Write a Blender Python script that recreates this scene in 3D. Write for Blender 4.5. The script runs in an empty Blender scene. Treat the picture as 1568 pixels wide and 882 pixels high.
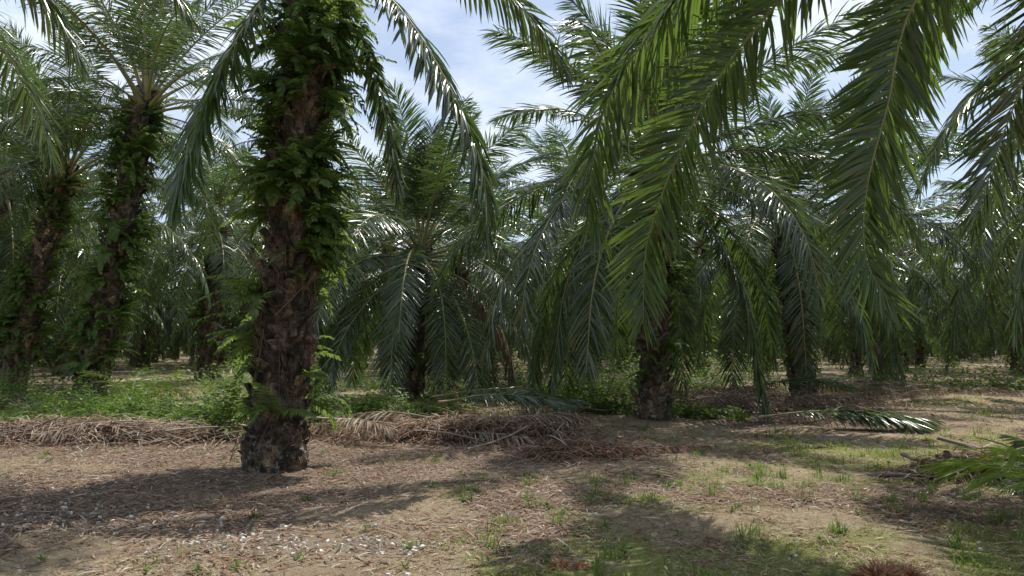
import bpy, math, random
import numpy as np
from mathutils import Vector
rad=math.radians
SC=bpy.context.scene
# ------------------------------------------------------------ helpers
def nrm(v):
    v=np.asarray(v,float); return v/(np.linalg.norm(v,axis=-1,keepdims=True)+1e-9)
class MB:
    def __init__(s): s.v=[];s.f=[];s.m=[];s.n=0;s.sm=[]
    def add(s,v,f,m=0,smooth=True):
        v=np.asarray(v,float).reshape(-1,3); f=np.asarray(f,np.int64).reshape(-1,4)
        s.v.append(v);s.f.append(f+s.n);s.m.append(np.full(len(f),m,np.int32));s.sm.append(np.full(len(f),smooth,bool));s.n+=len(v)
    def mesh(s,name,mats):
        v=np.concatenate(s.v);f=np.concatenate(s.f);m=np.concatenate(s.m);sm=np.concatenate(s.sm)
        me=bpy.data.meshes.new(name)
        me.vertices.add(len(v));me.vertices.foreach_set('co',v.astype(np.float32).ravel())
        me.loops.add(len(f)*4);me.loops.foreach_set('vertex_index',f.astype(np.int32).ravel())
        me.polygons.add(len(f));me.polygons.foreach_set('loop_start',np.arange(0,len(f)*4,4,dtype=np.int32))
        try: me.polygons.foreach_set('loop_total',np.full(len(f),4,dtype=np.int32))
        except Exception: pass
        me.polygons.foreach_set('material_index',m);me.polygons.foreach_set('use_smooth',sm)
        for k in mats: me.materials.append(k)
        me.update(calc_edges=True);return me
def obj(name,me,parent=None,loc=(0,0,0)):
    o=bpy.data.objects.new(name,me);SC.collection.objects.link(o);o.location=loc
    if parent is not None: o.parent=parent
    return o
def empty(name,loc=(0,0,0)):
    o=bpy.data.objects.new(name,None);SC.collection.objects.link(o);o.location=loc;o.empty_display_size=.3;return o
def _h(ix,iy,s):
    n=(ix.astype(np.int64)*374761393+iy.astype(np.int64)*668265263+s*1442695041)&0x7fffffff
    n=((n^(n>>13))*1274126177)&0x7fffffff
    return ((n^(n>>16))&0xffff)/65535.
def vn(x,y,s=0):
    x=np.asarray(x,float);y=np.asarray(y,float)
    ix=np.floor(x);iy=np.floor(y);fx=x-ix;fy=y-iy
    fx=fx*fx*(3-2*fx);fy=fy*fy*(3-2*fy)
    a=_h(ix,iy,s);b=_h(ix+1,iy,s);c=_h(ix,iy+1,s);d=_h(ix+1,iy+1,s)
    return (a*(1-fx)+b*fx)*(1-fy)+(c*(1-fx)+d*fx)*fy
def fbm(x,y,s=0,o=4):
    t=0;a=.5
    for k in range(o): t=t+a*vn(x*2**k,y*2**k,s+k*7);a*=.5
    return t/(1-.5**o)
def gz(x,y):
    return (fbm(x*.15,y*.15,3,3)-.5)*.22+(fbm(x*.9,y*.9,9,3)-.5)*.09
def blob(x,y,cx,cy,rx,ry):
    return np.exp(-(((x-cx)/rx)**2+((y-cy)/ry)**2))
def sst(a,b,x):
    t=np.clip((x-a)/(b-a),0,1);return t*t*(3-2*t)
# ------------------------------------------------------------ materials
def mat(name):
    m=bpy.data.materials.new(name);m.use_nodes=True;nt=m.node_tree
    for n in list(nt.nodes):nt.nodes.remove(n)
    return m,nt,nt.nodes.new('ShaderNodeOutputMaterial')
def N(nt,t,**k):
    n=nt.nodes.new(t)
    for a,b in k.items():
        if a in n.inputs.keys(): n.inputs[a].default_value=b
        else: setattr(n,a,b)
    return n
def ramp(nt,fac,stops,interp='LINEAR'):
    r=nt.nodes.new('ShaderNodeValToRGB');e=r.color_ramp.elements;r.color_ramp.interpolation=interp
    while len(e)<len(stops):e.new(.5)
    for i,(p,c) in enumerate(stops):
        e[i].position=p;e[i].color=(*c,1)
    nt.links.new(fac,r.inputs[0]);return r.outputs[0]
def mixc(nt,f,a,b,bt='MIX'):
    n=nt.nodes.new('ShaderNodeMix');n.data_type='RGBA';n.blend_type=bt
    for s,v in ((0,f),(6,a),(7,b)):
        if hasattr(v,'is_output') : nt.links.new(v,n.inputs[s])
        else: n.inputs[s].default_value=v if s==0 else (*v,1)
    return n.outputs[2]
def math_(nt,op,a,b=0.5):
    n=nt.nodes.new('ShaderNodeMath');n.operation=op
    for i,v in enumerate((a,b)):
        if hasattr(v,'is_output'): nt.links.new(v,n.inputs[i])
        else:n.inputs[i].default_value=v
    return n.outputs[0]
def noise(nt,scale,detail=4,rough=.6,co=None):
    n=nt.nodes.new('ShaderNodeTexNoise');n.inputs['Scale'].default_value=scale;n.inputs['Detail'].default_value=detail;n.inputs['Roughness'].default_value=rough
    if co is None:
        g=nt.nodes.new('ShaderNodeNewGeometry');co=g.outputs['Position']
    nt.links.new(co,n.inputs['Vector']);return n.outputs['Fac']
def leafmat(name,stops,trans,tmix=.3,rough=.38,spec=.5):
    m,nt,out=mat(name)
    g=nt.nodes.new('ShaderNodeNewGeometry')
    c=ramp(nt,g.outputs['Random Per Island'],stops)
    nz=noise(nt,.9,3)
    c=mixc(nt,math_(nt,'MULTIPLY',nz,.6),c,(stops[0][1][0]*.9,stops[0][1][1]*.9,stops[0][1][2]*.9))
    p=N(nt,'ShaderNodeBsdfPrincipled',Roughness=rough);p.inputs['Specular IOR Level'].default_value=spec
    nt.links.new(c,p.inputs['Base Color'])
    t=nt.nodes.new('ShaderNodeBsdfTranslucent');t.inputs[0].default_value=(*trans,1)
    x=nt.nodes.new('ShaderNodeMixShader');x.inputs[0].default_value=tmix
    nt.links.new(p.outputs[0],x.inputs[1]);nt.links.new(t.outputs[0],x.inputs[2]);nt.links.new(x.outputs[0],out.inputs[0]);return m
LEAF=leafmat('palm_leaf',[(0,(.038,.064,.028)),(.5,(.062,.095,.038)),(.92,(.105,.145,.052)),(1,(.24,.21,.10))],(.15,.25,.045),.27,.27,1.0)
LEAFN=leafmat('palm_leaf_fresh',[(0,(.034,.068,.022)),(.6,(.060,.108,.028)),(1,(.11,.16,.042))],(.24,.38,.055),.32,.30,.75)
FERN=leafmat('fern_leaf',[(0,(.06,.11,.034)),(.6,(.10,.175,.048)),(.93,(.17,.25,.07)),(1,(.30,.23,.10))],(.32,.45,.09),.38,.5,.3)
BUSH=leafmat('undergrowth_leaf',[(0,(.05,.10,.02)),(.6,(.09,.165,.035)),(1,(.17,.24,.06))],(.28,.42,.06),.35,.5,.3)
LIME=leafmat('lime_leaf',[(0,(.14,.22,.03)),(1,(.22,.32,.05))],(.4,.5,.06),.4,.4,.4)
DEAD=leafmat('dry_leaf',[(0,(.16,.11,.08)),(.5,(.32,.235,.17)),(.85,(.50,.41,.32)),(1,(.66,.60,.51))],(.2,.12,.06),.12,.7,.2)
REDD=leafmat('rust_leaf',[(0,(.15,.075,.045)),(.6,(.32,.185,.12)),(1,(.48,.32,.22))],(.2,.1,.05),.12,.8,.15)
GRASS=leafmat('grass_blade',[(0,(.14,.20,.04)),(.4,(.22,.29,.065)),(.7,(.34,.37,.12)),(1,(.56,.50,.27))],(.32,.42,.07),.3,.6,.2)
STRAW=leafmat('straw_blade',[(0,(.26,.20,.125)),(.5,(.46,.38,.24)),(1,(.68,.60,.42))],(.3,.26,.12),.2,.7,.2)
def stemmat(name,a,b,rough=.6):
    m,nt,out=mat(name);nz=noise(nt,8,6,.7);g=nt.nodes.new('ShaderNodeNewGeometry')
    f=math_(nt,'MULTIPLY',nz,.7)
    f=math_(nt,'ADD',f,math_(nt,'MULTIPLY',g.outputs['Random Per Island'],.45))
    c=ramp(nt,f,[(.2,a),(.85,b)])
    p=N(nt,'ShaderNodeBsdfPrincipled',Roughness=rough);nt.links.new(c,p.inputs['Base Color']);nt.links.new(p.outputs[0],out.inputs[0]);return m
RACH=stemmat('palm_rachis',(.14,.15,.05),(.32,.30,.14),.45)
PETI=stemmat('petiole_stem',(.10,.085,.04),(.25,.20,.10),.6)
DRYS=stemmat('dry_stem',(.08,.055,.04),(.36,.29,.225),.8)
VINE=stemmat('vine_stem',(.08,.045,.03),(.30,.20,.14),.75)
STONE=stemmat('pale_stone',(.22,.19,.15),(.74,.70,.64),.8)
def trunkmat():
    m,nt,out=mat('palm_trunk');g=nt.nodes.new('ShaderNodeNewGeometry')
    n1=noise(nt,9,7,.75);n2=noise(nt,1.6,4);n3=noise(nt,5.2,6,.8)
    c=ramp(nt,n1,[(.34,(.022,.017,.013)),(.48,(.10,.078,.058)),(.60,(.26,.205,.15)),(.76,(.46,.39,.30))])
    isl=ramp(nt,g.outputs['Random Per Island'],[(0,(.25,.24,.23)),(.5,(.75,.71,.68)),(.78,(1.35,1.22,1.1)),(1,(2.2,2.0,1.65))])
    c=mixc(nt,1.0,c,isl,'MULTIPLY')
    c=mixc(nt,ramp(nt,n2,[(.52,(0,0,0)),(.70,(.45,.45,.45))]),c,(.07,.095,.035))
    sx=nt.nodes.new('ShaderNodeSeparateXYZ');nt.links.new(g.outputs['Position'],sx.inputs[0])
    low=nt.nodes.new('ShaderNodeMapRange');nt.links.new(sx.outputs[2],low.inputs[0]);low.inputs[1].default_value=1.4;low.inputs[2].default_value=.1;low.inputs[3].default_value=0;low.inputs[4].default_value=.85
    li=ramp(nt,n3,[(.55,(0,0,0)),(.59,(1,1,1))])
    c=mixc(nt,math_(nt,'MULTIPLY',low.outputs[0],li),c,(.46,.44,.39))
    p=N(nt,'ShaderNodeBsdfPrincipled',Roughness=.9);nt.links.new(c,p.inputs['Base Color'])
    b=nt.nodes.new('ShaderNodeBump');b.inputs['Strength'].default_value=1;b.inputs['Distance'].default_value=.06
    nt.links.new(noise(nt,18,7,.8),b.inputs['Height']);nt.links.new(b.outputs[0],p.inputs['Normal'])
    nt.links.new(p.outputs[0],out.inputs[0]);return m
TRUNK=trunkmat()
# ------------------------------------------------------------ geometry pieces
def spline(P,n):
    P=np.array(P,float);Q=np.vstack([2*P[0]-P[1],P,2*P[-1]-P[-2]]);out=[]
    for u in np.linspace(0,len(P)-1-1e-6,n):
        i=int(u);t=u-i;a,b,c,d=Q[i:i+4]
        out.append(.5*((2*b)+(c-a)*t+(2*a-5*b+4*c-d)*t*t+(3*b-a-3*c+d)*t**3))
    return np.array(out)
def tube(mb,pts,r,ns=5,m=0,flat=1.0,S=None,cap=True):
    pts=np.asarray(pts,float);n=len(pts);r=np.broadcast_to(np.asarray(r,float),(n,))
    T=nrm(np.gradient(pts,axis=0))
    ref=np.array([0,0,1.]) if abs(T[:,2]).mean()<.85 else np.array([1.,0,0])
    A=nrm(np.cross(T,ref)) if S is None else nrm(np.broadcast_to(S,T.shape)-(T*S).sum(1)[:,None]*T)
    B=np.cross(A,T)
    th=np.linspace(0,2*np.pi,ns,endpoint=False)
    V=pts[:,None]+r[:,None,None]*(np.cos(th)[None,:,None]*A[:,None]+flat*np.sin(th)[None,:,None]*B[:,None])
    idx=np.arange(n*ns).reshape(n,ns);nx=np.roll(idx,-1,1)
    F=np.stack([idx[:-1],nx[:-1],nx[1:],idx[1:]],-1).reshape(-1,4)
    mb.add(V,F,m)
def strips(mb,P,D,W,L,wd,droop,segs=4,fold=.3,m=0,prof=None):
    n=len(P);pos=P.copy();Z=np.array([0,0,-1.]);rings=[]
    xs=np.linspace(0,1,segs+1)
    wp=np.interp(xs,[0,.15,.5,.85,1],[.45,.95,1,.6,.06]) if prof is None else np.interp(xs,np.linspace(0,1,len(prof)),prof)
    for k in range(segs+1):
        d=nrm(D+np.asarray(droop).reshape(-1,1)*(xs[k]**1.15)*Z)
        if k>0: pos=pos+d*(L/segs)[:,None]
        w=nrm(W-(W*d).sum(1)[:,None]*d);nn=np.cross(d,w)
        h=(wd*wp[k]*.5)[:,None]
        if fold>0: rings.append(np.stack([pos-w*h,pos+nn*h*fold*1.6,pos+w*h],1))
        else: rings.append(np.stack([pos-w*h,pos+w*h],1))
    V=np.stack(rings,1);c=V.shape[2]
    idx=np.arange(n*(segs+1)*c).reshape(n,segs+1,c)
    F=np.stack([idx[:,:-1,:-1],idx[:,:-1,1:],idx[:,1:,1:],idx[:,1:,:-1]],-1).reshape(-1,4)
    mb.add(V,F,m)
def frond(mb,pts,S,n,L,rng,lm=0,rm=1,t0=.2,segs=4,fold=.3,droop=.9,wid=.045,r0=.05,up=.25,spread=(72,28),twist=.45):
    pts=np.asarray(pts,float);d=np.r_[0,np.cumsum(np.linalg.norm(np.diff(pts,axis=0),axis=1))];d/=d[-1]
    T=nrm(np.gradient(pts,axis=0));S=nrm(S)
    rr=np.interp(d,[0,.08,t0,.6,1],[r0*2.0,r0*1.1,r0*.8,r0*.4,r0*.1])
    tube(mb,pts,rr,5,rm,.6,S)
    for sgn in (-1,1):
        t=np.linspace(t0,.998,n)+rng.normal(0,.35/n,n);t=np.clip(t,0,1)
        keep=rng.random(n)>.05;t=t[keep];k=len(t)
        P=np.stack([np.interp(t,d,pts[:,i]) for i in range(3)],1)
        Tt=nrm(np.stack([np.interp(t,d,T[:,i]) for i in range(3)],1))
        S2=nrm(S-(Tt@S)[:,None]*Tt);U=nrm(np.cross(S2,Tt))
        u=(t-t0)/(1-t0)
        a=np.radians(np.interp(u,[0,.85,1],[spread[0],spread[1]+8,spread[1]-12])+rng.normal(0,6,k))
        D=np.cos(a)[:,None]*Tt+np.sin(a)[:,None]*(sgn*S2)
        rank=np.where(rng.random(k)<.5,up,-up*.35)+rng.normal(0,.10,k)
        D=nrm(D+rank[:,None]*U)
        ll=L*np.interp(u,[0,.08,.35,.7,.9,1],[.4,.7,1,.92,.68,.4])*rng.uniform(.84,1.08,k)
        W=Tt+U*rng.normal(0,twist,k)[:,None]
        w=wid*np.interp(u,[0,.15,.8,1],[.6,1,1,.6])*rng.uniform(.75,1.15,k)
        strips(mb,P,D,W,ll,w,droop*rng.uniform(.5,1.5,k),segs,fold,lm)
def crown(mb,top,n,Lf,seed,dens=95,segs=4,fold=.3,leafL=.95,wid=.045,keep=None,lo=-28,hi=88,lm=0,rm=1,dead=0,deadm=None):
    rng=np.random.default_rng(seed);top=np.array(top,float)
    for i in range(n):
        f=(i+.5)/n;az=i*2.39996+seed*1.3+rng.normal(0,.12)
        e0=hi-(hi-lo)*f**.85+rng.normal(0,5)
        if keep is not None and not keep(math.degrees(az)%360,e0):continue
        bend=rng.uniform(.75,1.2)*(25+60*min(1,f*1.6))
        ln=Lf*(.62+.38*min(1,f*3))*rng.uniform(.88,1.08)
        m=22;s=(np.arange(m)+.5)/m;e=np.radians(np.maximum(e0-bend*s**1.35,-82))
        lat=rng.normal(0,.18)*s
        A=np.stack([np.cos(az+lat),np.sin(az+lat),0*s],1)
        steps=(A*np.cos(e)[:,None]+np.array([0,0,1.])*np.sin(e)[:,None])*ln/m
        st=top+np.array([math.cos(az),math.sin(az),0])*(.08+.26*f)+np.array([0,0,.15-.9*f])
        pts=np.vstack([st,st+np.cumsum(steps,0)])
        pts[:,2]=np.maximum(pts[:,2],.25)
        S=np.array([-math.sin(az),math.cos(az),0])
        roll=rng.normal(0,.3);S=nrm(S+np.array([0,0,1])*roll*.6)
        isd=dead and f>1-dead
        frond(mb,pts,S,dens,leafL*rng.uniform(.85,1.1),rng,deadm if isd else lm,rm,.17,segs,fold,(.22+.6*f)*(2.2 if isd else 1),wid,.055,spread=(72,34),up=.18)
def trunk(mb,base,top,r,seed,m=0,stub=1.,dz=.034,flare=1.3,mid=None,ns=14):
    rng=np.random.default_rng(seed);base=np.array(base,float);top=np.array(top,float)
    P=[base-np.array([0,0,.25]),base*.6+top*.4+(np.array(mid) if mid is not None else 0),top]
    pts=spline(P,26);H=top[2]-base[2]
    zz=pts[:,2]-base[2];rr=r*np.interp(zz,[-.3,0,.35,.9,H*.8,H],[flare*1.1,flare,flare*.93,1,.86,.8])*rng.uniform(.94,1.06,26)
    tube(mb,pts,rr*.88,ns,m)
    n=int(H/dz)
    for i in range(n):
        if rng.random()<.12:continue
        z=.02+i*dz+rng.normal(0,.03);t=min(max((z+.25)/(H+.25),0),1)
        p=np.array([np.interp(z+base[2],pts[:,2],pts[:,k]) for k in range(2)]+[z+base[2]])
        R=np.interp(z+base[2],pts[:,2],rr)*.82
        a=i*2.39996+rng.normal(0,.25);o=np.array([math.cos(a),math.sin(a),0]);s=np.array([-o[1],o[0],0])
        tilt=rng.uniform(.2,1.0);d=nrm(o*tilt+np.array([0,0,1.])+s*rng.normal(0,.18))
        ln=rng.uniform(.12,.40)*stub;w0=rng.uniform(.05,.14)*stub;w1=w0*rng.uniform(.25,.8);th0=rng.uniform(.04,.07);th1=rng.uniform(.015,.05)
        if z<.45: d=nrm(o*.1+np.array([0,0,1.])+s*rng.normal(0,.3));ln*=.7
        c0=p+o*R-d*.08;nn=nrm(np.cross(s,d))
        if nn@o<0:nn=-nn
        c1=c0+d*ln*.55+o*.03;c2=c0+d*ln+s*rng.normal(0,.03)+o*rng.uniform(0,.06)
        V=[]
        for c,w,th in ((c0,w0,th0),(c1,(w0+w1)/2,(th0+th1)/2),(c2,w1,th1)):
            V+= [c-s*w-nn*th*.4,c-nn*th+0*s,c+s*w-nn*th*.4,c+s*w*.55+nn*th,c-s*w*.55+nn*th]
        V=np.array(V);V[10:]+=rng.normal(0,.018,(5,3));V[5:10]+=rng.normal(0,.012,(5,3))
        F=[]
        for k in range(2):
            for j in range(5):
                F.append((k*5+j,k*5+(j+1)%5,k*5+5+(j+1)%5,k*5+5+j))
        F.append((10,12,13,14))
        mb.add(V,F,m,False)
    return pts,rr
def fernfr(mb,p,az,e0,ln,rng,m,np_=13,pl=.14,bend=95,pw=.25):
    k=8;s=(np.arange(k)+.5)/k;e=np.radians(e0-bend*s)
    o=np.array([math.cos(az),math.sin(az),0])
    pts=np.vstack([p,p+np.cumsum((o*np.cos(e)[:,None]+np.array([0,0,1.])*np.sin(e)[:,None])*ln/k,0)])
    S=nrm(np.array([-o[1],o[0],rng.normal(0,.3)]));d=np.linspace(0,1,k+1)
    T=nrm(np.gradient(pts,axis=0))
    for sg in(-1,1):
        t=np.linspace(.12,1,np_);u=t
        P=np.stack([np.interp(t,d,pts[:,i]) for i in range(3)],1);Tt=nrm(np.stack([np.interp(t,d,T[:,i]) for i in range(3)],1))
        a=np.radians(68-25*u);D=nrm(np.cos(a)[:,None]*Tt+np.sin(a)[:,None]*S*sg+rng.normal(0,.12,(np_,3)))
        strips(mb,P,D,Tt+rng.normal(0,.25,(np_,3)),pl*np.interp(u,[0,.25,1],[.9,1,.25]),np.full(np_,pl*pw),.4+0*u,2,0,m,prof=[.8,1,.1])
    tube(mb,pts,.004,3,m)
def ferns_on(mb,pts,rr,zr,n,rng,m,ln=.6,dens=None,np_=13,patch=0,pw=.25):
    for i in range(n):
        z=rng.uniform(*zr)
        if dens is not None and rng.random()>dens(z):continue
        a=rng.uniform(0,2*math.pi)
        if patch and float(vn(np.array([a*1.1+20]),np.array([z*1.3]),patch)[0])<.40: continue
        p=np.array([np.interp(z,pts[:,2],pts[:,0]),np.interp(z,pts[:,2],pts[:,1]),z])
        R=np.interp(z,pts[:,2],rr);o=np.array([math.cos(a),math.sin(a),0]);big=rng.uniform(.5,1.6)
        for j in range(rng.integers(2,6)):
            fernfr(mb,p+o*R*1.0,a+rng.normal(0,.6),rng.uniform(-5,65),ln*big*rng.uniform(.6,1.15),rng,m,np_,pl=ln*big*rng.uniform(.2,.32),bend=rng.uniform(40,110),pw=pw)
PM=[LEAF,RACH,TRUNK,FERN,DEAD,LEAFN]
# ------------------------------------------------------------ individual palms
def palm(base,top,r,seed,nf=38,Lf=6,dens=120,segs=4,fold=.3,ferns=0,flen=.55,keep=None,heroes=(),lo=-32,hi=88,leafL=.95,wid=.043,mid=None,lm=0,dead=.0,fz=None,dfn=None,name='oil_palm',dz=.026,flare=1.3,stub=1.,np_=13,pw=.25):
    bx,by=base;bz=float(gz(np.array([bx]),np.array([by]))[0])
    E=empty(name,(bx,by,bz));B=np.array([bx,by,bz])
    t=MB();top=np.array(top,float)-B
    pts,rr=trunk(t,(0,0,0),top,r,seed,0,dz=dz,mid=mid,flare=flare,stub=stub)
    obj('trunk',t.mesh('palm_trunk',[TRUNK]),E)
    c=MB();crown(c,top,nf,Lf,seed,dens,segs,fold,leafL,wid,keep,lo,hi,lm,1,dead,4)
    rng=np.random.default_rng(seed+99)
    for h in heroes:
        P=spline(np.array(h['p'],float)-B,26)
        ch=P[-1]-P[0];S=h.get('S',(-ch[1],ch[0],0))
        frond(c,P,S,h.get('n',150),h.get('L',.9),rng,h.get('m',5),1,h.get('t0',.2),5,.3,h.get('droop',.8),h.get('w',.05),h.get('r',.045),h.get('up',.25),h.get('sp',(70,32)),h.get('tw',.45))
    obj('fronds',c.mesh('palm_crown',PM),E)
    if ferns:
        f=MB();ferns_on(f,pts,rr,fz or (.8,top[2]-.3),ferns,rng,0,flen,dfn,np_,seed,pw)
        obj('ferns',f.mesh('trunk_ferns',[FERN]),E)
    return E,pts,rr
main_h=[
 dict(p=[(-2.7,9.5,7.0),(-2.3,9.0,6.75),(-1.53,8.8,6.1),(-.86,8.75,5.05),(-.40,8.7,3.95),(-.3,8.65,2.95)],L=.8,droop=.9,n=140,m=0),
 dict(p=[(-2.75,9.7,6.9),(-2.4,9.9,6.6),(-2.1,10.1,5.75),(-1.83,10.2,4.8),(-1.7,10.3,3.8)],L=.55,droop=.8,n=120,m=0),
 dict(p=[(-2.9,9.3,7.0),(-3.2,8.7,6.2),(-3.6,8.5,5.3),(-3.95,8.4,4.3),(-4.12,8.3,3.3)],L=.85,droop=.6,n=150,m=5,tw=.3),
 dict(p=[(-2.9,9.4,7.2),(-3.9,8.6,7.6),(-5.0,8.1,7.1),(-5.7,7.8,6.2)],L=.9,droop=.6,n=130,m=0),
 dict(p=[(-2.7,9.6,7.1),(-1.6,10.2,7.8),(-.4,10.6,7.4),(.4,10.8,6.8),(.9,10.9,6.0)],L=.75,droop=.8,n=110,m=0),
]
E,mp,mr=palm((-3.22,9.5),(-2.85,9.6,7.2),.335,11,nf=36,Lf=6,dens=120,ferns=520,flen=.56,
   keep=lambda a,e: (e>35 and 75<a<290) or e>70 ,heroes=main_h,fz=(.7,6.9),dfn=lambda z: .2+.8*min(1,max(0,(z-1.9)/2.2)),dz=.0115,flare=1.45,stub=.85,np_=17,pw=.17)
v=MB();rng=np.random.default_rng(5)
for i in range(150):
    a=rng.uniform(0,6.28);z=rng.uniform(1.0,6.5);n=9;P=[]
    for k in range(n):
        zz=max(z-k*rng.uniform(.05,.16),.1);R=np.interp(zz,mp[:,2],mr)*rng.uniform(1.05,1.3);aa=a+k*rng.normal(.02,.07)
        P.append((np.interp(zz,mp[:,2],mp[:,0])+R*math.cos(aa),np.interp(zz,mp[:,2],mp[:,1])+R*math.sin(aa),zz))
    tube(v,np.array(P),.0055,3,0)
obj('vines',v.mesh('vines',[VINE]),E)
palm((-12.9,21.2),(-11.4,21,9.4),.42,21,nf=40,Lf=6.4,dens=110,segs=3,fold=.25,ferns=330,flen=.62,lo=-12,
     keep=lambda a,e: not(225<a<315 and e<20))
palm((-17.3,24),(-15.8,24,7.8),.42,22,nf=40,Lf=6.2,dens=100,segs=3,fold=0,ferns=240,flen=.6,lo=-16,keep=lambda a,e: not(225<a<330 and e<10))
palm((-3.05,21),(-2.8,21,4.7),.33,33,nf=46,Lf=5.8,dens=130,segs=4,fold=.25,ferns=12,flen=.4,lo=-38,dead=.03)
palm((-2.5,32),(-2.3,32,6.2),.36,24,nf=40,Lf=5.8,dens=80,segs=3,fold=0,ferns=30,lo=-28)
palm((2.8,27),(2.9,27,6.3),.38,25,nf=40,Lf=6,dens=90,segs=3,fold=0,ferns=50,lo=-28)
palm((3.2,15.8),(3.3,15.8,6.1),.34,26,nf=48,Lf=6.0,dens=130,segs=4,fold=.25,ferns=70,flen=.5,lo=-40,
     keep=lambda a,e: not(245<a<300 and e<30) and not(135<a<225 and 15<e<40))
palm((9.5,22.6),(8.9,22.6,5.9),.38,27,nf=44,Lf=6.2,dens=120,segs=4,fold=.25,ferns=60,lo=-28)
palm((15.6,29),(15.4,29,6.6),.40,28,nf=40,Lf=6,dens=90,segs=3,fold=0,ferns=50,lo=-28)
palm((-14,32),(-13.8,32,7.4),.5,29,nf=40,Lf=6,dens=90,segs=3,fold=0,ferns=140,flen=.6,lo=-22)
palm((16.6,18.5),(16.2,18.5,7.0),.42,30,nf=42,Lf=6.3,dens=115,segs=4,fold=.25,ferns=50,lo=-28)
near_h=[
 dict(p=[(4.8,3.9,7.3),(3.6,5.4,7.0),(2.2,6.7,5.75),(1.35,7.1,4.75),(.98,7.1,4.1),(.82,7.1,3.35),(.88,7.0,2.7)],L=.92,droop=.9,n=215,t0=.15,sp=(66,36),w=.046,tw=.35),
 dict(p=[(5.0,4.0,7.0),(4.0,6.0,6.5),(3.0,7.3,5.45),(2.35,7.5,4.65),(1.85,7.6,3.7),(1.5,7.6,2.75),(1.42,7.5,1.85)],L=.9,droop=.2,n=250,t0=.15,sp=(68,40),w=.046,S=(.9,.4,.25),tw=.3,up=.18),
 dict(p=[(5.0,4.0,7.0),(4.4,5.2,6.0),(3.6,5.9,4.7),(3.35,6.0,3.75),(3.12,6.0,2.95),(3.1,6.0,2.35),(3.25,5.9,1.95)],L=.80,droop=.2,n=245,t0=.15,sp=(70,42),w=.042,S=(.93,.35,.05),tw=.3,up=.18),
 dict(p=[(5.2,4.2,7.4),(4.6,6.2,8.2),(3.6,8.2,7.9),(2.6,9.6,6.7),(2.0,10.2,5.3)],L=1.,droop=.5,n=180,t0=.15,m=0,w=.046),
 dict(p=[(5.1,4.1,7.3),(4.3,5.8,7.4),(3.4,7.6,6.8),(2.7,8.8,5.6),(2.4,9.3,4.4)],L=.95,droop=.5,n=180,t0=.15,m=0,w=.046),
 dict(p=[(5.3,4.2,7.3),(5.9,6.6,7.9),(6.2,9.0,7.3),(6.2,10.8,5.9),(6.1,11.6,4.3)],L=1.,droop=.5,n=180,t0=.15,m=0,w=.046),
 dict(p=[(5.3,4.1,7.2),(6.0,5.6,6.9),(6.4,7.6,5.8),(6.3,8.6,4.4),(6.0,8.9,3.1)],L=.95,droop=.3,n=200,t0=.15,m=0,S=(.95,.2,0),w=.046),
 dict(p=[(5.3,4.3,7.4),(5.4,6.0,7.5),(5.4,7.8,6.8),(5.2,9.0,5.7),(5.0,9.5,4.4)],L=.95,droop=.4,n=180,t0=.15,m=5,w=.046),
]
palm((5.4,3.4),(5.2,3.6,7.0),.42,31,nf=36,Lf=6.3,dens=120,ferns=30,
     keep=lambda a,e: (e>25 and not(140<a<280)) or ((a<40 or a>300)),heroes=near_h,lm=5)
palm((12.8,9.6),(12.4,9.6,7.4),.42,32,nf=42,Lf=6.8,dens=115,ferns=30,lm=0,lo=-22)
lefth=[dict(p=[(-10.8,7.6,8.2),(-9.2,8.3,9.0),(-7.2,9.3,8.8),(-5.8,10.0,7.8),(-5.0,10.4,6.7)],L=.95,droop=.6,n=160,m=0),
 dict(p=[(-10.8,7.6,8.1),(-9.6,8.6,8.5),(-8.2,9.8,8.0),(-7.4,10.5,7.1),(-7.0,10.9,6.2)],L=.95,droop=.6,n=160,m=0),
 dict(p=[(-11,7.8,8.0),(-10.2,9.6,8.2),(-9.6,11.6,7.6),(-9.3,13,6.4),(-9.2,13.6,5.3)],L=.95,droop=.6,n=160,m=0)]
palm((-11.5,7.5),(-11.2,7.6,8.0),.42,35,nf=34,Lf=6.0,dens=110,ferns=30,keep=lambda a,e:e>30,heroes=lefth)
# ------------------------------------------------------------ distant plantation (instanced)
D=empty('distant_oil_palms');vars_=[]
for k in range(6):
    mb=MB();H=[5.6,6.4,7.0,6.0,7.6,6.7][k]
    pts,rr=trunk(mb,(0,0,0),(.3*(k%3-1),0,H),.40,60+k,2,dz=.06,ns=10)
    crown(mb,(.3*(k%3-1),0,H),40,6.2,60+k,62,2,0,1.,.08,None,-30,88,0,1,.0,4)
    rng=np.random.default_rng(k);ferns_on(mb,pts,rr,(.8,H-.4),45,rng,3,.6,None,8)
    vars_.append(mb.mesh('distant_palm',PM))
rng=np.random.default_rng(8);manual=[(-12.9,21.2),(-17.3,24),(-3.05,21),(-2.5,32),(2.8,27),(3.2,15.8),(9.5,22.6),(15.6,29),(-14,32),(16.6,18.5),(12.8,9.6)]
row=0;y=23.
while y<165:
    x0=-y*.95-14+(row%2)*4.5;x=x0
    while x<y*.95+14:
        px,py=x+rng.normal(0,.9),y+rng.normal(0,.9)
        if all((px-a)**2+(py-b)**2>34 for a,b in manual) and not(abs(px+1)<7 and py<36) and not(-9.5<px<6 and py<34):
            o=obj('palm',vars_[rng.integers(6)],D,(px,py,float(gz(np.array([px]),np.array([py]))[0])));o.rotation_euler=(rng.normal(0,.03),rng.normal(0,.03),rng.uniform(0,6.28))
            s=rng.uniform(.82,1.12)*(1.1 if px<-8 and py<60 else 1);o.scale=(s,s,s)
        x+=8.6
    y+=7.4;row+=1
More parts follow.
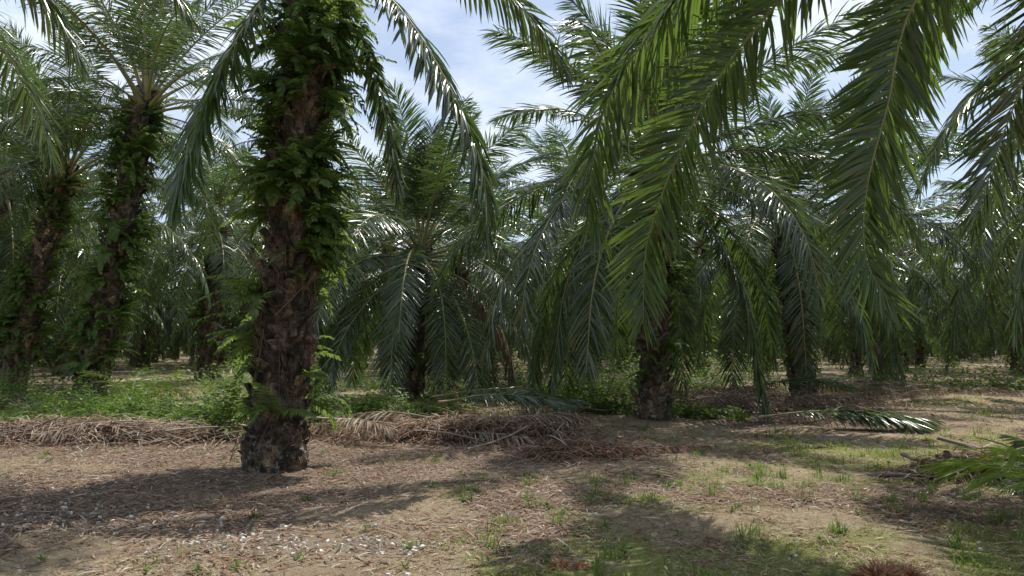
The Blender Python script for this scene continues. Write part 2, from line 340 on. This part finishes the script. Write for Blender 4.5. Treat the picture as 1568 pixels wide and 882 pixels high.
for px,py in ((-2,-11),(9,-8),(-12,-4)):
    o=obj('palm',vars_[rng.integers(6)],D,(px,py,0));o.rotation_euler=(0,0,rng.uniform(0,6))
# ------------------------------------------------------------ ground
def masks(x,y):
    n=fbm(x*.5,y*.5,21,4);n2=fbm(x*1.3,y*1.3,31,4)
    w=(n-.5)*1.6
    grav=np.clip(.7*blob(x,y,-4.4,6.6,2.6,1.4)+1.0*blob(x,y,-1.2,5.7,.75,.4)+.5*blob(x,y,-2.4,6.0,1.0,.5),0,1)
    grav=sst(.35,1.1,grav+w*.7+(n2-.5)*1.3)
    lit=np.clip(blob(x,y,-.6,10.8,3.8,1.9)+blob(x,y,-7,12,5,2.2)+.8*blob(x,y,6.5,16,4,3)+.9*blob(x,y,-3.6,7.4,3.4,1.9)+.6*blob(x,y,4,7,3,1.5)+.5*sst(18,30,y)+.20,0,1)
    lit=sst(.3,.9,lit+w*.6+(n2-.5)*1.0)
    gr=np.clip(.36+.55*blob(x,y,.3,8.0,2.8,1.1)+.6*blob(x,y,4.2,5.6,3.0,1.5)+.35*blob(x,y,1.5,5,1.5,1)+.8*blob(x,y,-10,16.5,6,2.6)+.5*blob(x,y,6,11,5,2.5)+sst(16,24,y)*.15,0,1)
    gr=sst(.36,.80,gr+w*.8+(n2-.5)*1.1)*(1-grav*.8)*(1-lit*.75)
    return grav,lit,gr
def axis(a,b,st,far):
    c=np.arange(a,b+st/2,st);g=[];s=st;p=b
    while p<far: s*=1.25;p+=s;g.append(p)
    h=[];s=st;p=a
    while p>-far: s*=1.25;p-=s;h.append(p)
    return np.r_[h[::-1],c,g]
xs=axis(-14,14,.11,700);ys=axis(3,22,.11,700)
X,Y=np.meshgrid(xs,ys,indexing='ij');fx=X.ravel();fy=Y.ravel();fz=gz(fx,fy)+(fbm(fx*5,fy*5,77,2)-.5)*.035
g=MB();idx=np.arange(len(fx)).reshape(X.shape)
g.add(np.stack([fx,fy,fz],1),np.stack([idx[:-1,:-1],idx[1:,:-1],idx[1:,1:],idx[:-1,1:]],-1).reshape(-1,4))
m,nt,out=mat('ground_soil')
at=nt.nodes.new('ShaderNodeVertexColor');at.layer_name='zones'
sp=nt.nodes.new('ShaderNodeSeparateColor');nt.links.new(at.outputs[0],sp.inputs[0])
nA=noise(nt,2.2,6,.65);nB=noise(nt,16,6,.75);nC=noise(nt,70,4,.8)
soil=ramp(nt,nB,[(.3,(.25,.185,.12)),(.5,(.48,.385,.26)),(.7,(.66,.56,.40))])
soil=mixc(nt,ramp(nt,nA,[(.42,(0,0,0)),(.66,(.65,.65,.65))]),soil,(.37,.26,.175))
grc=ramp(nt,nB,[(.3,(.18,.19,.06)),(.5,(.31,.33,.105)),(.7,(.50,.48,.22))])
litc=ramp(nt,nB,[(.3,(.13,.09,.07)),(.5,(.29,.215,.17)),(.7,(.50,.41,.33))])
grvc=ramp(nt,nC,[(.35,(.17,.135,.10)),(.52,(.31,.265,.205)),(.66,(.60,.56,.50))])
def brk(o):
    q=nt.nodes.new('ShaderNodeMath');q.operation='MULTIPLY_ADD';nt.links.new(nB,q.inputs[0]);q.inputs[1].default_value=2.2;q.inputs[2].default_value=-1.1
    s=math_(nt,'ADD',o,q.outputs[0]);s2=math_(nt,'MULTIPLY',s,o);n=nt.nodes.new('ShaderNodeClamp');nt.links.new(math_(nt,'ADD',s2,math_(nt,'MULTIPLY',o,.3)),n.inputs[0]);return n.outputs[0]
c=mixc(nt,brk(sp.outputs[2]),soil,grc);c=mixc(nt,brk(sp.outputs[1]),c,litc);c=mixc(nt,math_(nt,'MULTIPLY',brk(sp.outputs[0]),.7),c,grvc)
c=mixc(nt,1.0,c,ramp(nt,nC,[(.3,(.5,.5,.5)),(.6,(1.15,1.15,1.15))]),'MULTIPLY')
p=N(nt,'ShaderNodeBsdfPrincipled',Roughness=.95);p.inputs['Specular IOR Level'].default_value=.15;nt.links.new(c,p.inputs['Base Color'])
b=nt.nodes.new('ShaderNodeBump');b.inputs['Strength'].default_value=1;b.inputs['Distance'].default_value=.05
nt.links.new(math_(nt,'ADD',nB,math_(nt,'MULTIPLY',nC,.6)),b.inputs['Height']);nt.links.new(b.outputs[0],p.inputs['Normal']);nt.links.new(p.outputs[0],out.inputs[0])
me=g.mesh('ground',[m]);ca=me.color_attributes.new('zones','FLOAT_COLOR','POINT')
a,bm_,cm=masks(fx,fy);ca.data.foreach_set('color',np.stack([a,bm_,cm,np.ones_like(a)],1).astype(np.float32).ravel())
obj('ground',me)
# ------------------------------------------------------------ scatter
rng=np.random.default_rng(77)
def wedge(n,y0,y1,pw=1.0,k=.85):
    y=y0+(y1-y0)*rng.random(n)**pw;x=(rng.random(n)*2-1)*(y*k+1);return x,y
def scat_strips(x,y,L,w,elev,mb,droop,segs,m=0,prof=None,lift=0.):
    n=len(x);az=rng.uniform(0,2*np.pi,n)
    D=np.stack([np.cos(az)*np.cos(elev),np.sin(az)*np.cos(elev),np.sin(elev)],1)
    W=np.stack([-np.sin(az),np.cos(az),rng.normal(0,.25,n)],1)
    P=np.stack([x,y,gz(x,y)+lift],1);strips(mb,P,D,W,L,w,droop,segs,0,m,prof)
mb=MB()
for n,y0,y1,h,w in ((140000,4.3,11,.045,.006),(80000,10,24,.07,.012),(22000,22,60,.12,.03)):
    x,y=wedge(n,y0,y1,.9);_,l,gr=masks(x,y);cl=fbm(x*3,y*3,55,3)
    k=rng.random(n)<gr*1.0*sst(.38,.62,cl)+.02;x,y=x[k],y[k];cl=cl[k];q=len(x)
    L=h*rng.uniform(.5,1.6,q)*(.6+1.3*sst(.5,.75,cl))
    scat_strips(x,y,L,w*rng.uniform(.7,1.3,q),rng.uniform(.5,1.45,q),mb,rng.uniform(.2,1.2,q),3,0,[.9,1,.6,.05])
for n,y0,y1,h,w in ((110000,4.3,12,.06,.005),(40000,12,28,.1,.012)):
    x,y=wedge(n,y0,y1,.9);gv,l,gr=masks(x,y);cl=fbm(x*2.3,y*2.3,58,3)
    k=rng.random(n)<(1-.6*l)*(1-.6*gv)*sst(.3,.6,cl);x,y=x[k],y[k];q=len(x)
    scat_strips(x,y,h*rng.uniform(.4,1.7,q),w*rng.uniform(.7,1.4,q),rng.uniform(.0,.6,q),mb,rng.uniform(.1,.9,q),3,1,[.9,1,.6,.05],.005)
obj('grass',mb.mesh('grass',[GRASS,STRAW]))
mb=MB();n=560;tx,ty=wedge(n,4.4,18,.8)
x=np.repeat(tx,22)+rng.normal(0,.05,n*22);y=np.repeat(ty,22)+rng.normal(0,.05,n*22)
_,_,gr=masks(x,y);k=gr>.2;x,y=x[k],y[k];q=len(x)
scat_strips(x,y,rng.uniform(.05,.22,q),rng.uniform(.006,.014,q),rng.uniform(.7,1.5,q),mb,rng.uniform(.3,1.6,q),4,0,[.7,1,.8,.4,.05])
obj('weed_tufts',mb.mesh('weeds',[BUSH]))
mb=MB()
for n,y0,y1,lm_,w,pw in ((100000,4.3,13,.10,.010,1.),(26000,12,28,.22,.02,1.)):
  for kk in (0,1):
    x,y=wedge(n//2,y0,y1,pw);gv,l,gr=masks(x,y);cl=fbm(x*2,y*2,71,3)
    k=rng.random(n//2)<(.35*sst(.4,.65,cl)+.05+.8*l)*(1 if kk==0 else .7);x,y=x[k],y[k];q=len(x)
    scat_strips(x,y,lm_*rng.uniform(.25,2.0,q),w*rng.uniform(.5,1.9,q),rng.uniform(-.02,.4,q),mb,rng.uniform(.2,.8,q),3,kk,None,.012)
obj('leaf_litter',mb.mesh('litter',[DEAD,REDD]))
mb=MB();n=17000;x,y=wedge(n,4.3,10.5);gv,l,gr=masks(x,y);k=rng.random(n)<gv**1.2*.95+.012;x,y=x[k],y[k];q=len(x)
s=rng.uniform(.006,.026,q);th=np.linspace(0,2*np.pi,5)[:-1]
jit=rng.uniform(.5,1.5,(q,4));a0=rng.uniform(0,6.28,q)
ringb=np.stack([x[:,None]+s[:,None]*jit*np.cos(th+a0[:,None]),y[:,None]+s[:,None]*jit*np.sin(th+a0[:,None]),np.repeat((gz(x,y)-.004)[:,None],4,1)],-1)
ringt=ringb.copy();cen=ringb.mean(1,keepdims=True);ringt=cen+(ringb-cen)*.75;ringt[...,2]+=(s*rng.uniform(.1,.4,q))[:,None]+rng.normal(0,.004,(q,4))+.014
V=np.concatenate([ringb,ringt],1);i=np.arange(q)[:,None]*8
F=np.concatenate([i+np.array([[0,1,5,4]]),i+np.array([[1,2,6,5]]),i+np.array([[2,3,7,6]]),i+np.array([[3,0,4,7]]),i+np.array([[4,5,6,7]])],0)
mb.add(V,F,0,False);obj('pale_gravel',mb.mesh('gravel',[STONE]))
def undergrowth(name,cx,cy,rx,ry,h,n,ls=.08,m=BUSH,fern=0):
    mb=MB();x=rng.normal(0,.5,n);y=rng.normal(0,.5,n)
    X=cx+x*rx;Y=cy+y*ry;c=fbm(X*1.6,Y*1.6,91,3);k=c>.42;X,Y,c=X[k],Y[k],c[k];q=len(X)
    hh=h*np.exp(-(((X-cx)/rx)**2+((Y-cy)/ry)**2)*.6)*(.3+1.8*(c-.42)/.3)
    Z=gz(X,Y)+hh*rng.random(q)**.6
    az=rng.uniform(0,6.28,q);el=rng.uniform(-.4,.8,q)
    Dd=np.stack([np.cos(az)*np.cos(el),np.sin(az)*np.cos(el),np.sin(el)],1);W=np.stack([-np.sin(az),np.cos(az),rng.normal(0,.5,q)],1)
    strips(mb,np.stack([X,Y,Z],1),Dd,W,ls*rng.uniform(.6,1.6,q),ls*.55*rng.uniform(.6,1.3,q),rng.uniform(.1,.9,q),2,0,0,[.3,1,.1])
    for i in range(fern):
        fx_,fy_=cx+rng.normal(0,.5)*rx,cy+rng.normal(0,.5)*ry;zz=float(gz(np.array([fx_]),np.array([fy_]))[0])
        for j in range(7): fernfr(mb,np.array([fx_,fy_,zz]),rng.uniform(0,6.28),rng.uniform(35,80),rng.uniform(.4,.8),rng,1,pl=.13)
    obj(name,mb.mesh('undergrowth',[m,FERN]))
undergrowth('undergrowth',-7.6,15.2,4.2,2.0,.45,9000,.09,fern=40)
undergrowth('undergrowth',-13,19,4.5,2.5,.5,7000,.1,fern=40)
undergrowth('undergrowth',-3.0,15.6,2.4,1.6,.5,9000,.08,fern=10)
undergrowth('undergrowth',1.3,22.5,3.4,3.,.65,8000,.10,fern=26)
undergrowth('undergrowth',2.2,17.2,2,.8,.4,3500,.08,fern=14)
undergrowth('undergrowth',4.2,15.9,1.0,.6,.3,1200,.07,fern=8)
undergrowth('undergrowth',6.5,27,6,4,.7,7000,.12,fern=26)
undergrowth('undergrowth',-8,27,7,4,.7,7000,.12,fern=30)
undergrowth('undergrowth',17,26,6,3,.6,5500,.12,fern=20)
undergrowth('undergrowth',0,45,30,8,1.0,10000,.2,fern=0)
undergrowth('shrub',-5.0,12.4,.5,.4,.9,700,.11,fern=0)
# ------------------------------------------------------------ cut / fallen fronds
def flat_frond(mb,x,y,az,ln,z,lm,rm,n=80,L=.6,droop=.25,curl=.15,lift=.25,w=.035,r=.03,t0=.2):
    k=18;s=np.linspace(0,1,k);a=az+curl*s*s*2
    px=x+np.cumsum(np.cos(a))*ln/k;py=y+np.cumsum(np.sin(a))*ln/k
    pz=gz(px,py)+z+lift*np.sin(s*math.pi)**1.2+.03
    frond(mb,np.stack([px,py,pz],1),np.array([-math.sin(az),math.cos(az),rng.normal(0,.25)]),n,L,rng,lm,rm,t0,4,.25,droop,w,r,.2,(60,30))
def pile(name,cx,cy,rx,ry,h,nd,ns,azc=0,azs=.5,rust=.3,straw=900,dmat=DEAD):
    mb=MB()
    for i in range(nd):
        flat_frond(mb,cx+rng.normal(0,.45)*rx-1.2*math.cos(azc),cy+rng.normal(0,.45)*ry,azc+rng.normal(0,azs)+(math.pi if rng.random()<.4 else 0),rng.uniform(1.8,3.2),rng.uniform(0,h*.7),1 if rng.random()<rust else 0,2,60,.42,.9,rng.normal(0,.3),rng.uniform(.02,.15),.022,.026)
    for i in range(ns):
        x=cx+rng.normal(0,.5)*rx;y=cy+rng.normal(0,.5)*ry;a=azc+rng.normal(0,azs);l=rng.uniform(.5,1.8);z=rng.uniform(.02,h*.8)
        s=np.linspace(-.5,.5,9);P=np.stack([x+s*l*math.cos(a)+rng.normal(0,.012,9),y+s*l*math.sin(a)+rng.normal(0,.012,9),float(gz(np.array([x]),np.array([y]))[0])+z+rng.normal(0,.14)*s+rng.normal(0,.2)*s*s],1)
        tube(mb,P,np.linspace(rng.uniform(.03,.085),rng.uniform(.012,.025),9)*rng.uniform(.8,1.2,9),6,2,.4)
    n=straw;x=cx+rng.normal(0,.5,n)*rx;y=cy+rng.normal(0,.5,n)*ry
    hh=h*np.exp(-(((x-cx)/rx)**2+((y-cy)/ry)**2))*rng.random(n)
    for kk in (0,1):
        sel=(rng.random(n)<rust)==bool(kk)
        xx,yy,h2=x[sel],y[sel],hh[sel];q=len(xx)
        scat_strips(xx,yy,rng.uniform(.12,.6,q),rng.uniform(.008,.026,q),rng.uniform(-.1,.6,q),mb,rng.uniform(.3,1.2,q),3,kk,None,h2+.02)
    obj(name,mb.mesh('dead_fronds',[dmat,REDD,DRYS]))
pile('dead_frond_pile',-7.3,12.2,3.6,.9,.36,8,34,0.1,.35,.15,4800)
pile('dead_frond_pile',-.6,12.6,2.4,.9,.42,7,14,-.25,.6,.35,4800)
pile('dead_frond_pile',-2.5,16.5,3.6,1.2,.32,7,12,-.1,.5,.2,2400)
pile('dead_frond_pile',7.0,18,3.2,2.0,.5,10,18,-.2,.7,.15,4200)
pile('dead_frond_pile',6.0,9.0,.9,.4,.32,0,24,-.3,.5,.3,2400)
pile('dead_frond_pile',-14,18,5,1.5,.35,6,12,.1,.4,.2,1800)
pile('dead_frond_pile',12,24,6,3,.35,8,14,.1,.6,.2,2400)
pile('rust_litter',1.0,10.9,1.0,.8,.12,1,1,-.5,.8,.8,1500)
for (x,y,az,ln,z,L) in ((-1.9,15.2,-.45,3.6,.5,.6),(-1.6,13.8,-.2,2.8,.5,.5),(5.0,14.6,-.35,3.4,.15,.6),(5.9,14.2,-.5,2.2,.1,.55),(6.0,18.5,.2,3.5,.5,.6)):
    mb=MB();flat_frond(mb,x,y,az,ln,z,0,1,110,L,.35,.1,.2,.035,.03);obj('cut_palm_frond',mb.mesh('cut_frond',[LEAF,PETI]))
def seedling(x,y,n,ln,m,seed,el=(25,80),name='palm_seedling'):
    r=np.random.default_rng(seed);mb=MB();z=float(gz(np.array([x]),np.array([y]))[0])
    for i in range(n):
        az=i*2.4+r.normal(0,.2);e=np.radians(r.uniform(*el)-70*np.linspace(0,1,14));o=np.array([math.cos(az),math.sin(az),0])
        P=np.array([x,y,z])+np.cumsum((o*np.cos(e)[:,None]+np.array([0,0,1.])*np.sin(e)[:,None])*ln/14,0)
        frond(mb,P,np.array([-o[1],o[0],0]),28,ln*.35,r,0,1,.2,3,.3,.4,.03,.014)
    obj(name,mb.mesh('seedling',[m,RACH]))
seedling(6.4,7.9,14,.95,LEAF,3)
seedling(5.0,5.9,8,1.5,LIME,4,(50,85))
seedling(-9.6,17.5,7,1.7,LIME,9,(40,80))
mb=MB()
for i in range(130):
    x,y=wedge(1,4.5,12);x=x[0];y=y[0];z=float(gz(np.array([x]),np.array([y]))[0]);n=10
    az=rng.uniform(0,6.28,n);el=rng.uniform(.2,1.3,n);sc=rng.uniform(.4,1)
    Dd=np.stack([np.cos(az)*np.cos(el),np.sin(az)*np.cos(el),np.sin(el)],1);W=np.stack([-np.sin(az),np.cos(az),0*az],1)
    strips(mb,np.tile([x,y,z],(n,1))+Dd*.02,Dd,W,rng.uniform(.05,.11,n)*sc,rng.uniform(.02,.035,n)*sc,np.full(n,.8),3,.2,0,[.3,1,.8,.1])
obj('broadleaf_weeds',mb.mesh('weeds',[BUSH]))
HUSK=stemmat('fruit_husk',(.16,.07,.035),(.50,.27,.14),.8)
def husk(x,y,s,seed,n=420):
    r=np.random.default_rng(seed);mb=MB();z=float(gz(np.array([x]),np.array([y]))[0])
    d=nrm(r.normal(0,1,(n,3)));d[:,2]=abs(d[:,2]);P=np.array([x,y,z])+d*np.array([s,s*.8,s*.55])*.55
    strips(mb,P,nrm(d+r.normal(0,.5,(n,3))),r.normal(0,1,(n,3)),s*r.uniform(.3,.7,n),np.full(n,s*.09),.5+0*d[:,0],2,.3,0,[1,.8,.1])
    th=np.linspace(0,math.pi,7);tube(mb,np.stack([x+0*th,y+0*th,z+s*.4*np.linspace(-.2,1,7)],1),s*.62*np.sin(np.linspace(.9,3.1,7)),9,0)
    obj('empty_fruit_bunch',mb.mesh('husk',[HUSK]))
husk(.36,5.2,.11,1,260);husk(.50,5.22,.08,2,170);husk(2.5,4.85,.2,3,700);husk(2.75,4.95,.14,4,400);husk(.35,5.6,.04,6,60)
# ------------------------------------------------------------ sky, sun, camera
SR=rad(30);SE=rad(65)
w=bpy.data.worlds.new('World');SC.world=w;w.use_nodes=True;nt=w.node_tree
bg=nt.nodes['Background'];sk=nt.nodes.new('ShaderNodeTexSky');sk.sky_type='NISHITA';sk.sun_disc=False;sk.sun_elevation=SE;sk.sun_rotation=SR;sk.dust_density=1.5
tc=nt.nodes.new('ShaderNodeTexCoord');mpn=nt.nodes.new('ShaderNodeMapping');mpn.inputs['Scale'].default_value=(1,1,2.4);nt.links.new(tc.outputs['Generated'],mpn.inputs[0])
n1=noise(nt,2.6,8,.62,mpn.outputs[0])
cf=ramp(nt,n1,[(.42,(.25,.25,.25)),(.62,(.92,.92,.92))])
n2=noise(nt,9,5,.6,mpn.outputs[0])
cc=ramp(nt,n2,[(.3,(5.2,6.1,7.6)),(.7,(7.3,7.6,8.2))])
nt.links.new(mixc(nt,cf,sk.outputs[0],cc),bg.inputs[0]);bg.inputs[1].default_value=.15
L=bpy.data.lights.new('sun','SUN');L.energy=5.0;L.angle=rad(.53);L.color=(1,.95,.86);lo=bpy.data.objects.new('sun',L);SC.collection.objects.link(lo)
sd=Vector((math.sin(SR)*math.cos(SE),math.cos(SR)*math.cos(SE),math.sin(SE)));lo.rotation_euler=sd.to_track_quat('Z','Y').to_euler();lo.location=(0,0,30)
cam=bpy.data.cameras.new('camera');cam.lens=24.3;cam.clip_end=2000;co=bpy.data.objects.new('camera',cam);SC.collection.objects.link(co)
co.location=(0,0,1.6);co.rotation_euler=(rad(90+4.8),0,0);SC.camera=co
SC.view_settings.view_transform='Standard'
try: SC.view_settings.look='None'
except Exception: pass
